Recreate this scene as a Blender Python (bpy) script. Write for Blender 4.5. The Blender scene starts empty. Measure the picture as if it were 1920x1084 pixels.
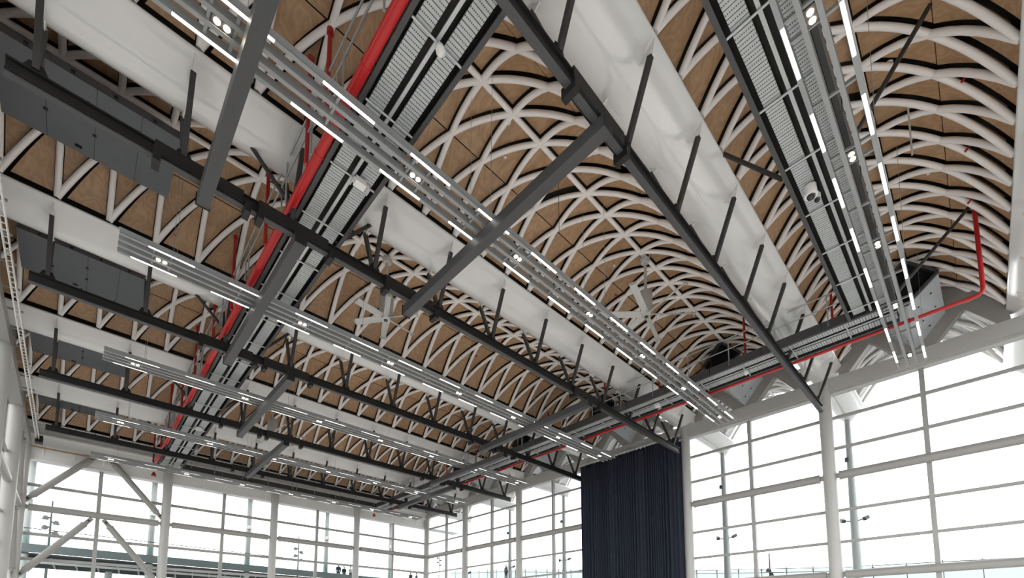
import bpy, bmesh, math, random
from mathutils import Vector, Matrix
random.seed(7)
C = bpy.context.scene.collection
SC = bpy.context.scene
H = 1.6                      # camera height above the floor; heights below are measured from the camera
PI = math.pi

# ------------------------------------------------------------------ materials
def mat(name, col, rough=0.5, metal=0.0, coat=0.0, noise=0.0, nscale=6.0, bump=0.0, spec=0.5):
    m = bpy.data.materials.new(name); m.use_nodes = True
    nt = m.node_tree; b = nt.nodes['Principled BSDF']
    b.inputs['Base Color'].default_value = (*col, 1)
    b.inputs['Roughness'].default_value = rough
    b.inputs['Metallic'].default_value = metal
    b.inputs['Coat Weight'].default_value = coat
    b.inputs['Coat Roughness'].default_value = 0.15
    b.inputs['Specular IOR Level'].default_value = spec
    if noise or bump:
        tc = nt.nodes.new('ShaderNodeTexCoord'); n = nt.nodes.new('ShaderNodeTexNoise')
        n.inputs['Scale'].default_value = nscale; n.inputs['Detail'].default_value = 4
        nt.links.new(tc.outputs['Object'], n.inputs['Vector'])
        if noise:
            mx = nt.nodes.new('ShaderNodeMix'); mx.data_type = 'RGBA'
            mx.inputs['A'].default_value = (*[c*(1-noise) for c in col], 1)
            mx.inputs['B'].default_value = (*[min(1, c*(1+noise)) for c in col], 1)
            nt.links.new(n.outputs['Fac'], mx.inputs['Factor']); nt.links.new(mx.outputs['Result'], b.inputs['Base Color'])
        if bump:
            bp = nt.nodes.new('ShaderNodeBump'); bp.inputs['Strength'].default_value = bump; bp.inputs['Distance'].default_value = 0.02
            nt.links.new(n.outputs['Fac'], bp.inputs['Height']); nt.links.new(bp.outputs['Normal'], b.inputs['Normal'])
    return m
def emit(name, col, s):
    m = bpy.data.materials.new(name); m.use_nodes = True; nt = m.node_tree
    nt.nodes.clear(); e = nt.nodes.new('ShaderNodeEmission'); o = nt.nodes.new('ShaderNodeOutputMaterial')
    e.inputs[0].default_value = (*col, 1); e.inputs[1].default_value = s
    nt.links.new(e.outputs[0], o.inputs[0]); return m
def glass(name, tint, refl=0.06):
    m = bpy.data.materials.new(name); m.use_nodes = True; nt = m.node_tree; nt.nodes.clear()
    t = nt.nodes.new('ShaderNodeBsdfTransparent'); g = nt.nodes.new('ShaderNodeBsdfGlossy')
    mx = nt.nodes.new('ShaderNodeMixShader'); o = nt.nodes.new('ShaderNodeOutputMaterial'); f = nt.nodes.new('ShaderNodeFresnel')
    t.inputs[0].default_value = (*tint, 1); g.inputs['Roughness'].default_value = 0.03; f.inputs[0].default_value = 1.09
    nt.links.new(f.outputs[0], mx.inputs[0]); nt.links.new(t.outputs[0], mx.inputs[1]); nt.links.new(g.outputs[0], mx.inputs[2])
    nt.links.new(mx.outputs[0], o.inputs[0]); return m
def plywood(name, c1, c2):
    m = bpy.data.materials.new(name); m.use_nodes = True; nt = m.node_tree; L = nt.links
    b = nt.nodes['Principled BSDF']; b.inputs['Roughness'].default_value = 0.45
    tc = nt.nodes.new('ShaderNodeTexCoord'); ge = nt.nodes.new('ShaderNodeNewGeometry')
    mul = nt.nodes.new('ShaderNodeVectorMath'); mul.operation = 'SCALE'; mul.inputs['Scale'].default_value = 1
    off = nt.nodes.new('ShaderNodeMath'); off.operation = 'MULTIPLY'; off.inputs[1].default_value = 37.0
    add = nt.nodes.new('ShaderNodeVectorMath'); add.operation = 'ADD'
    L.new(ge.outputs['Random Per Island'], off.inputs[0]); L.new(off.outputs[0], add.inputs[1]); L.new(tc.outputs['Object'], add.inputs[0])
    mp = nt.nodes.new('ShaderNodeMapping'); mp.inputs['Scale'].default_value = (1.3, 0.35, 1.0); L.new(add.outputs[0], mp.inputs[0])
    n = nt.nodes.new('ShaderNodeTexNoise'); n.inputs['Scale'].default_value = 1.6; n.inputs['Detail'].default_value = 2; n.inputs['Roughness'].default_value = .45
    L.new(mp.outputs[0], n.inputs['Vector'])
    k = nt.nodes.new('ShaderNodeMath'); k.operation = 'MULTIPLY'; k.inputs[1].default_value = 9.0; L.new(n.outputs['Fac'], k.inputs[0])
    fr = nt.nodes.new('ShaderNodeMath'); fr.operation = 'PINGPONG'; fr.inputs[1].default_value = .5; L.new(k.outputs[0], fr.inputs[0])
    n2 = nt.nodes.new('ShaderNodeTexNoise'); n2.inputs['Scale'].default_value = 3.0; n2.inputs['Detail'].default_value = 5; L.new(add.outputs[0], n2.inputs['Vector'])
    ad = nt.nodes.new('ShaderNodeMath'); ad.operation = 'MULTIPLY_ADD'; ad.inputs[1].default_value = .6; L.new(n2.outputs['Fac'], ad.inputs[0]); L.new(fr.outputs[0], ad.inputs[2])
    a3 = nt.nodes.new('ShaderNodeMath'); a3.operation = 'MULTIPLY_ADD'; a3.inputs[1].default_value = .35; L.new(ge.outputs['Random Per Island'], a3.inputs[0]); L.new(ad.outputs[0], a3.inputs[2])
    r = nt.nodes.new('ShaderNodeValToRGB'); r.color_ramp.elements[0].position = .1; r.color_ramp.elements[1].position = 1.15
    r.color_ramp.elements[0].color = (*c1, 1); r.color_ramp.elements[1].color = (*c2, 1)
    L.new(a3.outputs[0], r.inputs[0]); L.new(r.outputs[0], b.inputs['Base Color']); return m
def perforated(name, col, dark):
    m = bpy.data.materials.new(name); m.use_nodes = True; nt = m.node_tree; L = nt.links
    b = nt.nodes['Principled BSDF']; b.inputs['Roughness'].default_value = .4; b.inputs['Metallic'].default_value = .1
    uv = nt.nodes.new('ShaderNodeUVMap'); s = nt.nodes.new('ShaderNodeSeparateXYZ'); L.new(uv.outputs[0], s.inputs[0])
    a = nt.nodes.new('ShaderNodeMath'); a.operation = 'FRACT'
    q = nt.nodes.new('ShaderNodeMath'); q.operation = 'MULTIPLY'; q.inputs[1].default_value = 1/.038
    L.new(s.outputs[0], q.inputs[0]); L.new(q.outputs[0], a.inputs[0])
    lt = nt.nodes.new('ShaderNodeMath'); lt.operation = 'LESS_THAN'; lt.inputs[1].default_value = .55; L.new(a.outputs[0], lt.inputs[0])
    cp = nt.nodes.new('ShaderNodeMath'); cp.operation = 'COMPARE'; cp.inputs[1].default_value = .5; cp.inputs[2].default_value = .09; L.new(s.outputs[1], cp.inputs[0])
    mu = nt.nodes.new('ShaderNodeMath'); mu.operation = 'MULTIPLY'; L.new(lt.outputs[0], mu.inputs[0]); L.new(cp.outputs[0], mu.inputs[1])
    mx = nt.nodes.new('ShaderNodeMix'); mx.data_type = 'RGBA'; mx.inputs['A'].default_value = (*col, 1); mx.inputs['B'].default_value = (*dark, 1)
    L.new(mu.outputs[0], mx.inputs['Factor']); L.new(mx.outputs['Result'], b.inputs['Base Color']); return m

M = dict(
 tube=mat('white_paint', (.86, .82, .795), .38, noise=.03),
 trough=mat('gloss_white', (.68, .678, .67), .16, coat=1.0, noise=.03, nscale=1.5, bump=.05),
 ply=plywood('plywood', (.51, .325, .185), (.34, .203, .106)),
 outply=mat('white_soffit', (.62, .65, .65), .5, noise=.05),
 black=mat('black_gap', (.008, .007, .006), .7),
 dark=mat('dark_steel', (.014, .0135, .0135), .5, spec=.3, noise=.1),
 strut=mat('dark_grey_tube', (.033, .031, .03), .5, spec=.35, noise=.08),
 beam=mat('charcoal_beam', (.062, .063, .066), .45, spec=.35, noise=.05),
 rail=mat('light_rail_grey', (.27, .28, .282), .42, noise=.03),
 railside=mat('spot_housing', (.06, .058, .055), .5),
 tray=mat('galvanised', (.5, .52, .52), .38, .35, noise=.1, nscale=20),
 plank=perforated('perforated_plank', (.44, .462, .467), (.05, .05, .05)),
 catb=mat('catwalk_steel', (.05, .05, .052), .5, noise=.08),
 red=mat('red_pipe', (.43, .008, .009), .33, noise=.06),
 redd=mat('red_small', (.38, .015, .012), .4),
 plenum=mat('grey_panel', (.085, .091, .10), .45, noise=.05, nscale=2),
 hop=mat('silver_panel', (.44, .465, .49), .35, .1, noise=.06, nscale=3),
 louvre=mat('louvre_dark', (.03, .032, .036), .5),
 gable=mat('grey_gable', (.29, .28, .268), .5, noise=.05),
 frame=mat('white_frame', (.29, .285, .27), .4, noise=.03),
 col=mat('white_column', (.41, .405, .39), .35, noise=.02),
 mull=mat('mullion_grey', (.31, .31, .297), .4),
 glass=glass('window_glass', (.96, .968, .966)),
 green=glass('green_glass', (.86, .93, .915)),
 green2=glass('balustrade_glass', (.505, .545, .54)),
 eave=mat('eave_white', (.74, .74, .725), .4, noise=.03),
 teal=mat('teal_panel', (.115, .145, .147), .65, noise=.1),
 bridge=mat('bridge_steel', (.05, .06, .063), .5, noise=.15),
 mast=mat('mast_grey', (.36, .39, .385), .35, noise=.04),
 curtain=mat('navy_curtain', (.023, .028, .042), .9, noise=.25, nscale=3, spec=.2),
 fan=mat('fan_silver', (.55, .55, .53), .35, .15, noise=.05),
 floor=mat('grey_floor', (.82, .785, .745), .5, noise=.06, nscale=2),
 ground=mat('pale_ground', (.22, .218, .212), .8, noise=.08, nscale=.5),
 wallp=mat('grey_wall', (.45, .45, .44), .7, noise=.04),
 lamp=emit('tube_light', (1, .96, .90), 13.0), dim=emit('tube_dim', (1, .85, .70), 1.3),
 spot=emit('spot_light', (1, .84, .65), 40.0),
 pin=mat('pin_dark', (.05, .045, .03), .5), gold=mat('brown_pipe', (.30, .19, .06), .4),
 white=mat('plastic_white', (.75, .74, .72), .4), chrome=mat('steel', (.4, .41, .41), .35, .5, noise=.05),
 darkglass=mat('smoked_dome', (.02, .02, .02), .08),
 skin=mat('skin', (.45, .28, .2), .6), hair=mat('hair', (.03, .02, .015), .7),
 navy=mat('cloth_navy', (.03, .045, .09), .8), cblk=mat('cloth_black', (.02, .02, .022), .8),
 cwht=mat('cloth_white', (.6, .6, .58), .8), cgry=mat('cloth_grey_blue', (.12, .16, .2), .8), ctrs=mat('cloth_trousers', (.035, .04, .055), .8),
)

# ------------------------------------------------------------------ mesh building
class MB:
    def __init__(s): s.v = []; s.f = []; s.uv = {}; s.sm = set()
    def add(s, vs, fs, smooth=False):
        o = len(s.v); s.v += [tuple(p) for p in vs]
        for f in fs:
            if smooth: s.sm.add(len(s.f))
            s.f.append(tuple(i+o for i in f))
        return s
    def box(s, x0, x1, y0, y1, z0, z1):
        return s.add([(x0,y0,z0),(x1,y0,z0),(x1,y1,z0),(x0,y1,z0),(x0,y0,z1),(x1,y0,z1),(x1,y1,z1),(x0,y1,z1)],
              [(0,3,2,1),(4,5,6,7),(0,1,5,4),(1,2,6,5),(2,3,7,6),(3,0,4,7)])
    def bar(s, p, q, w, h, up=(0,0,1)):
        p = Vector(p); q = Vector(q); d = (q-p).normalized(); u = Vector(up)
        if abs(d.dot(u)) > .98: u = Vector((1,0,0))
        r = d.cross(u).normalized()*w/2; u = r.cross(d).normalized()*h/2
        vs = [a+i+j for a in (p,q) for i,j in ((-r,-u),(r,-u),(r,u),(-r,u))]
        return s.add(vs, [(0,1,2,3),(7,6,5,4),(0,4,5,1),(1,5,6,2),(2,6,7,3),(3,7,4,0)])
    def tube(s, pts, r, n=10, caps=True):
        pts = [Vector(p) for p in pts]; m = len(pts); rs = r if isinstance(r, (list,tuple)) else [r]*m
        vs = []; d0 = (pts[1]-pts[0]).normalized(); ref = Vector((0,0,1)) if abs(d0.z) < .9 else Vector((1,0,0))
        a = d0.cross(ref).normalized()
        for i in range(m):
            d = (pts[min(i+1,m-1)]-pts[max(i-1,0)]).normalized()
            a = (a-d*a.dot(d)).normalized(); b = d.cross(a)
            for k in range(n):
                t = 2*PI*k/n; vs.append(pts[i]+(a*math.cos(t)+b*math.sin(t))*rs[i])
        fs = [(i*n+k, i*n+(k+1)%n, (i+1)*n+(k+1)%n, (i+1)*n+k) for i in range(m-1) for k in range(n)]
        s.add(vs, fs, True)
        if caps: s.add(vs[:n], [tuple(range(n-1,-1,-1))]); s.add(vs[-n:], [tuple(range(n))])
        return s
    def prism(s, poly, vec):          # closed polygon (3D points) pushed along vec
        n = len(poly); v = Vector(vec); vs = [Vector(p) for p in poly]; vs += [p+v for p in vs]
        return s.add(vs, [tuple(range(n-1,-1,-1)), tuple(range(n,2*n))]+[(i,(i+1)%n,n+(i+1)%n,n+i) for i in range(n)])
    def disc(s, c, ax, r0, r1, h, n=16):
        c = Vector(c); a = Vector(ax).normalized(); return s.tube([c, c+a*h], [r0, r1], n)
    def ibeam(s, p, q, w, h, tf=.025, tw=.03):
        p = Vector(p); q = Vector(q); z = Vector((0,0,1))
        s.bar(p+z*(h/2-tf/2), q+z*(h/2-tf/2), w, tf); s.bar(p-z*(h/2-tf/2), q-z*(h/2-tf/2), w, tf)
        return s.bar(p, q, tw, h-2*tf)
    def build(s, name, m, parent=None):
        o = parent.location if parent is not None and parent.parent is None else (parent['wl'] if parent is not None else Vector((0,0,0)))
        o = Vector(o)
        me = bpy.data.meshes.new(name)
        me.from_pydata([(p[0]-o.x, p[1]-o.y, p[2]+H-o.z) for p in s.v], [], s.f)
        me.materials.append(M[m])
        if s.sm: me.polygons.foreach_set('use_smooth', [i in s.sm for i in range(len(s.f))])
        if s.uv:
            l = me.uv_layers.new(name='UVMap')
            for fi, uvs in s.uv.items():
                for k, li in enumerate(me.polygons[fi].loop_indices): l.data[li].uv = uvs[k]
        me.update()
        ob = bpy.data.objects.new(name, me); C.objects.link(ob)
        if parent is not None: ob.parent = parent; ob['wl'] = tuple(o)
        else: ob['wl'] = (0.0, 0.0, 0.0)
        return ob
def tag(o, label=None, cat=None, group=None, kind=None):
    if label: o['label'] = label
    if cat: o['category'] = cat
    if group: o['group'] = group
    if kind: o['kind'] = kind
    return o
def thing(name, label, cat, loc, group=None, kind=None):
    o = bpy.data.objects.new(name, None); C.objects.link(o); o.empty_display_size = .3
    o.location = (loc[0], loc[1], loc[2]+H); return tag(o, label, cat, group, kind)
def solo(mb, name, m, label, cat, group=None, kind=None):
    """a one-mesh thing with its origin moved to its own base"""
    xs = [p[0] for p in mb.v]; ys = [p[1] for p in mb.v]; zs = [p[2] for p in mb.v]
    c = Vector(((min(xs)+max(xs))/2, (min(ys)+max(ys))/2, min(zs)))
    mb.v = [(p[0]-c.x, p[1]-c.y, p[2]-c.z-H) for p in mb.v]
    o = mb.build(name, m); o.location = (c.x, c.y, c.z+H); return tag(o, label, cat, group, kind)
def dup(root, dx, dy, dz, label, group=None):
    r = root.copy(); C.objects.link(r); r.location = root.location+Vector((dx,dy,dz)); r['label'] = label
    if group: r['group'] = group
    for ch in list(root.children):
        c = ch.copy(); C.objects.link(c); c.parent = r
        for g in list(ch.children):
            d = g.copy(); C.objects.link(d); d.parent = c
    return r

# ------------------------------------------------------------------ building dimensions (metres)
P = 7.2                       # bay
XL, XR, YB, YF = -2.65, 26.7, 40.25, -10.0
C0 = 1.41                     # crown of the first vault; gutters half way between
G0 = 5.0
D = 1.1837; X0 = .10          # lattice module
EY, RY = 2.757, 1.381
ZC, ZE, ZR = 14.96, 12.95, 12.35
XEND = X0+27*D
def prof(y):                  # height of the tube axis across a vault
    return ZC-(ZC-ZE)*(min(abs(y), 3.2)/EY)**2.23
def nrm(y):
    e = 1e-3; s = (prof(y+e)-prof(y-e))/(2*e); l = math.hypot(1, s); return (-s/l, 1/l)
def surf(x, y, off, cy):
    ny, nz = nrm(y); return (x, cy+y+ny*off, prof(y)+nz*off)
ORD = ['first', 'second', 'third', 'fourth', 'fifth', 'sixth']

# ---------------------------------------------------------------- plywood lining and black backing
def clip(poly, a, b, c):      # keep a*x+b*y<=c
    out = []
    for i in range(len(poly)):
        p, q = poly[i], poly[(i+1) % len(poly)]
        fp, fq = a*p[0]+b*p[1]-c, a*q[0]+b*q[1]-c
        if fp <= 0: out.append(p)
        if fp*fq < 0: t = fp/(fp-fq); out.append((p[0]+(q[0]-p[0])*t, p[1]+(q[1]-p[1])*t))
    return out
ROWS = [EY+.04, RY, 0, -RY, -EY-.04]
def ply_mesh(k0, k1, cy, holes=()):
    mb = MB(); g = .096
    for k in range(k0, k1):
        for r in range(4):
            yh, yl = ROWS[r], ROWS[r+1]; xa, xb = X0+k*D, X0+(k+1)*D
            gh = .096 if r == 2 else (.10 if r == 0 else .011)
            gl = .096 if r == 1 else (.10 if r == 3 else .011)
            dl = math.hypot(xb-xa, yh-yl); nx, ny = (yh-yl)/dl, (xb-xa)/dl     # diagonal xa,yh -> xb,yl
            cc = nx*xa+ny*yh
            for side in (0, 1):
                off = .27 if (k, r, side) in holes else .13
                pl = [(xa,yl),(xb,yl),(xb,yh),(xa,yh)]
                pl = clip(pl, 0, 1, yh-gh); pl = clip(pl, 0, -1, -(yl+gl)); pl = clip(pl, 1, 0, xb-g); pl = clip(pl, -1, 0, -(xa+g))
                pl = clip(pl, nx, ny, cc-g) if side == 0 else clip(pl, -nx, -ny, -(cc+g))
                if len(pl) < 3: continue
                n = 8; base = {}
                vs = []; fs = []
                for i in range(n):
                    y0 = yl+(yh-yl)*i/n; y1 = yl+(yh-yl)*(i+1)/n
                    sl = clip(clip(pl, 0, 1, y1), 0, -1, -y0)
                    if len(sl) < 3: continue
                    f = []
                    for p in sl:
                        key = (round(p[0], 4), round(p[1], 4))
                        if key not in base: base[key] = len(vs); vs.append(surf(p[0], p[1], off, cy))
                        if base[key] not in f: f.append(base[key])
                    if len(f) > 2: fs.append(tuple(f))
                mb.add(vs, fs)
    return mb
def shell_mesh(xa, xb, off, cy, y0=-3.0, y1=3.0):
    mb = MB(); n = 28; vs = []
    for i in range(n+1):
        y = y0+(y1-y0)*i/n; vs += [surf(xa, y, off, cy), surf(xb, y, off, cy)]
    return mb.add(vs, [(2*i, 2*i+1, 2*i+3, 2*i+2) for i in range(n)], True)
HOLES = {0: {(12,1,0)}, 1: {(9,3,1), (9,1,0)}}
VN = ['over the steep light rail at the right', 'in the middle, above the brightest light rail', 'third from the right', 'fourth from the right', 'fifth from the right', 'sixth, against the back glass wall']
for v in range(6):
    cy = C0+P*v
    c = tag(ply_mesh(-3, 22, cy, HOLES.get(v, ())).build('ceiling', 'ply'), 'plywood triangle lining of the vault '+VN[v], 'ceiling', kind='structure')
    so = c.modifiers.new('thick', 'SOLIDIFY'); so.thickness = .02; so.offset = 1
    b = tag(shell_mesh(X0-3.4*D, XR, .30, cy).build('roof', 'black'), 'black backing seen in the gaps of the vault '+VN[v], 'roof', kind='structure')
    so = b.modifiers.new('thick', 'SOLIDIFY'); so.thickness = .2; so.offset = 1
    b = tag(ply_mesh(22, 27, cy).build('canopy_soffit', 'outply'), 'pale canopy soffit outside the glass end of the vault '+VN[v], 'roof', kind='structure')
    so = b.modifiers.new('thick', 'SOLIDIFY'); so.thickness = .02; so.offset = 1
    b = tag(shell_mesh(XR, XEND+.15, .30, cy).build('canopy_roof', 'gable'), 'outer canopy skin of the vault '+VN[v], 'roof', kind='structure')
    so = b.modifiers.new('thick', 'SOLIDIFY'); so.thickness = .12; so.offset = 1

# ---------------------------------------------------------------- white tube lattice of each vault
def lattice(cy, label):
    t = thing('roof_lattice', label, 'roof lattice', (10, cy, ZE), 'white tube lattices of the vaults')
    R = .083; N = 20
    for k in range(-3, 28):
        MB().tube([surf(X0+k*D, -EY+2*EY*i/N, 0, cy) for i in range(N+1)], R).build('arch_tube', 'tube', t)
    for k in range(-7, 28):
        pts = []
        for i in range(33):
            y = EY-2*EY*i/32; x = X0+D*(k+(EY-y)/(EY/2))
            if X0-3*D-.01 <= x <= XEND+.01: pts.append(surf(x, y, 0, cy))
        if len(pts) > 3: MB().tube(pts, R*.97).build('diagonal_tube', 'tube', t)
    MB().tube([(X0-3*D, cy, ZC), (XEND, cy, ZC)], R*.95, 12).build('ridge_tube', 'tube', t)
    return t
LAT = ['white tube lattice of the nearest vault, above the steep light rail at right',
       'white tube lattice of the middle vault, with the first ceiling fan hanging from it',
       'white tube lattice of the third vault, with a fan behind the charcoal beam',
       'white tube lattice of the fourth vault from the right, crossed by two charcoal beams',
       'white tube lattice of the fifth vault from the right, near the back wall',
       'white tube lattice of the farthest vault, beside the back glass wall']
L0 = lattice(C0, LAT[0])
for v in range(1, 6): dup(L0, 0, P*v, 0, LAT[v], 'white tube lattices of the vaults')

# ---------------------------------------------------------------- glossy white gutter troughs between the vaults
def trough_section(n=14, hw=.83):
    pts = []
    for i in range(n+1):
        y = -hw+2*hw*i/n; pts.append((y, 12.30+.5*(y/hw)**2))
    top = []
    for i in range(1, 6):
        a = -PI/2*.45+i*PI*.8/5; top.append((hw+.0+.07*math.cos(a)-.03, 12.84+.07*math.sin(a)))
    sec = pts+top+[(hw-.1, 12.97), (-hw+.1, 12.97)]+[(-y, z) for y, z in reversed(top)]
    return sec
XT0, XT1 = -3.4, 32.2
STR = [5.943+2.3674*k for k in range(-3, 9)]
def trough(gy, label):
    t = thing('roof_gutter', label, 'roof gutter', (10, gy, 12.3), 'white gutters between the vaults')
    sec = trough_section(); n = len(sec); mb = MB(); xs = [(XT0, 1.0), (4, 1.0), (14, 1.0), (24, 1), (XT1, 1.0)]
    for i in range(1, 9):
        a = i/8*PI/2; xs.append((XT1+.95*math.sin(a), max(.02, math.cos(a))))
    vs = []
    for x, s in xs: vs += [(x, gy+y*s, z) for y, z in sec]
    fs = [(i*n+k, (i+1)*n+k, (i+1)*n+(k+1) % n, i*n+(k+1) % n) for i in range(len(xs)-1) for k in range(n)]
    mb.add(vs, fs, True); mb.add(vs[:n], [tuple(range(n))]); mb.build('trough', 'trough', t)
    for x in STR:
        for sg in (-1, 1):
            y0 = gy-.1+sg*.65
            MB().prism([(x-.012, y0-sg*.06, 12.30), (x-.012, y0+sg*.035, 12.30), (x-.012, y0+sg*.12, 12.72), (x-.012, y0-sg*.28, 12.40)], (.024, 0, 0)).build('bracket', 'white', t)
    return t
GL = ['glossy white gutter at the right edge, almost overhead',
      'broad glossy white gutter right of the middle vault, above the large truss chord',
      'glossy white gutter from the top left corner down under the middle light rail',
      'glossy white gutter left of the third vault, with dark duct panels above and below it',
      'glossy white gutter fourth from the top left, over the fourth light rail',
      'glossy white gutter second from the back wall',
      'white gutter along the top of the back glass wall']
T0 = trough(G0-P, GL[0])
for v in range(1, 7): dup(T0, 0, P*v, 0, GL[v], 'white gutters between the vaults')

# ---------------------------------------------------------------- hanging trusses under the gutters: dark chord + vee struts
def truss(cy, label):
    t = thing('hanging_truss', label, 'roof truss', (10, cy, 10.42), 'dark trusses under the gutters')
    MB().ibeam((-1.55, cy, 10.57), (25.55, cy, 10.57), .19, .29, .03, .05).build('bottom_chord', 'dark', t)
    MB().bar((-1.56, cy, 10.405), (25.56, cy, 10.405), .15, .03).build('flange_plate', 'beam', t)
    for x in STR:
        for sg in (-1, 1):
            s = MB().bar((x, cy+sg*.05, 10.78), (x, cy+sg*.652, 12.36), .105, .105, (1, 0, 0)).build('strut', 'strut', t)
            MB().bar((x, cy+sg*.652-.012*sg, 12.34), (x, cy+sg*.69, 12.46), .03, .08, (1,0,0)).build('end_plate', 'white', s)
        MB().prism([(x-.2, cy-.05, 10.71), (x+.2, cy-.05, 10.71), (x+.1, cy-.05, 10.92), (x-.1, cy-.05, 10.92)], (0, .1, 0)).build('gusset', 'dark', t)
    pins = MB()
    for i in range(33): x = -1.2+.8*i; pins.bar((x, cy, 10.7), (x, cy, 10.80), .03, .03)
    pins.build('hanger_bolt', 'dark', t)
    return t
TL = ['dark steel truss chord running from the top edge to the nearest full column at right',
      'dark steel truss chord from the left edge under the middle white gutter',
      'dark steel truss chord third from the right, ending beside the top of the navy curtain',
      'dark steel truss chord fourth from the right, ending near the third last column',
      'dark steel truss chord farthest back, nearest the corner of the glass walls']
R0 = truss(G0-.1, TL[0])
for v in range(1, 5): dup(R0, 0, P*v, 0, TL[v], 'dark trusses under the gutters')

# ---------------------------------------------------------------- charcoal box beams hung below the chords
def box_beam(x, b, label, clamps=True):
    y0, y1 = G0-.1+P*b-.22, G0-.1+P*(b+1)+.34
    t = thing('box_beam', label, 'beam', (x, (y0+y1)/2, 10.12), 'charcoal beams slung below the trusses')
    MB().box(x-.13, x+.13, y0, y1, 10.12, 10.42).build('beam_body', 'beam', t)
    MB().box(x-.15, x+.15, y0-.012, y0, 10.10, 10.44).build('end_plate', 'dark', t)
    MB().box(x-.15, x+.15, y1, y1+.012, 10.10, 10.44).build('end_plate', 'dark', t)
    for y in (G0-.1+P*b, G0-.1+P*(b+1)):
        MB().box(x-1.0, x+.75, y-.135, y+.135, 10.44, 10.74).build('splice_box', 'dark', t)
        for dx in (-.95, .85):
            MB().box(x+dx-.07, x+dx+.07, y-.17, y+.17, 10.24, 10.48).build('clamp', 'dark', t)
    return t
for x, b, l in ((1.68, 0, 'charcoal box beam crossing the upper left over the two bright spotlights'),
                (7.28, 0, 'large charcoal box beam in the centre, slung between two truss chords'),
                (3.77, 1, 'charcoal box beam along the left catwalk, beside the red pipe'),
                (5.92, 2, 'charcoal box beam left of centre, right of the left catwalk and below the third light rail'),
                (8.08, 3, 'short looking charcoal box beam at lower left, nearest the back wall'),
                (16.5, 1, 'charcoal box beam before the far catwalk, left of the navy curtain'),
                (18.0, 2, 'charcoal box beam second from the navy curtain, under the far catwalk'),
                (19.65, 3, 'charcoal box beam nearest the corner of the two glass walls')):
    box_beam(x, b, l)

# ---------------------------------------------------------------- suspended light rails
XS0, XS1, ZS = .30, 23.88, 10.546
SPX = [1.26, 5.2, 8.6, 12.02, 15.45, 18.92, 22.85]
def light_rail(cy, label, unlit=()):
    t = thing('light_rail', label, 'ceiling light', (12, cy, ZS), 'suspended four-bar light rails')
    for dy in (-.405, -.135, .135, .405):
        r = MB(); outer = abs(dy) > .3; lit = []
        if outer:
            xo = .595 if dy > 0 else .92
            lit = [(xo+1.9536*i, xo+1.9536*i+1.078) for i in range(12) if xo+1.9536*i+1.1 <= XS1+.02]
        e = [XS0]+[q for p in lit for q in p]+[XS1]
        for i in range(0, len(e), 2): r.box(e[i], e[i+1], cy+dy-.042, cy+dy+.042, ZS, ZS+.02)
        r.box(XS0, XS1, cy+dy-.042, cy+dy-.032, ZS+(0 if outer else .02), ZS+.17).box(XS0, XS1, cy+dy+.032, cy+dy+.042, ZS+(0 if outer else .02), ZS+.17)
        r.box(XS0, XS1, cy+dy-.03, cy+dy+.03, ZS+.155, ZS+.17); MB().box(XS0-.006, XS0, cy+dy-.042, cy+dy+.042, ZS, ZS+.17).build('lit_end_cap', 'white', t); r.box(XS1, XS1+.004, cy+dy-.042, cy+dy+.042, ZS, ZS+.17); r.build('bar', 'rail', t)  # left caps are white: the window light on them is put into the colour
    for i in range(12):
        for side, xo in ((1, .595), (-1, .92)):
            x = xo+1.9536*i
            if x+1.1 > XS1+.02: continue
            y = cy+side*.405
            MB().box(x, x+1.078, y-.028, y+.028, ZS+.027, ZS+.039).build('tube_lamp', 'rail' if (i, side) in unlit else 'lamp', t)
    allx = sorted(SPX+[(SPX[i]+SPX[i+1])/2 for i in range(6)])
    for x in allx:
        for dx in ((-.2, .2) if x in SPX else (0,)):
            MB().box(x+dx-.025, x+dx+.025, cy-.37, cy+.37, ZS+.045, ZS+.10).build('cross_bar', 'rail', t)
    for x in SPX:
        s = MB().box(x-.17, x+.17, cy-.09, cy+.09, ZS+.015, ZS+.1).build('spotlight', 'railside', t)
        for dx in (-.075, .075):
            MB().disc((x+dx, cy, ZS+.018), (0, 0, -1), .052, .052, .012).build('lens', 'spot', s)
    for x in allx[::3]:
        for dy in (-.405, .405): MB().tube([(x+.3, cy+dy, ZS+.17), (x+.3, cy+dy*1.1, prof(dy)-.08)], .006, 5).build('suspension_wire', 'chrome', t)
    return t
LL = ['grey four-bar light rail running steeply at right below the perforated catwalk',
      'grey four-bar light rail from the top left, passing under the large centre beam',
      'grey four-bar light rail third from the right, starting above the left red pipe',
      'grey four-bar light rail fourth from the right, starting at the left edge below the third',
      'grey four-bar light rail fifth from the right, one before the back wall',
      'grey four-bar light rail closest to the back glass wall']
LR0 = light_rail(C0+.005, LL[0])
for v in range(1, 6): dup(LR0, 0, P*v, 0, LL[v], 'suspended four-bar light rails')

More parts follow.
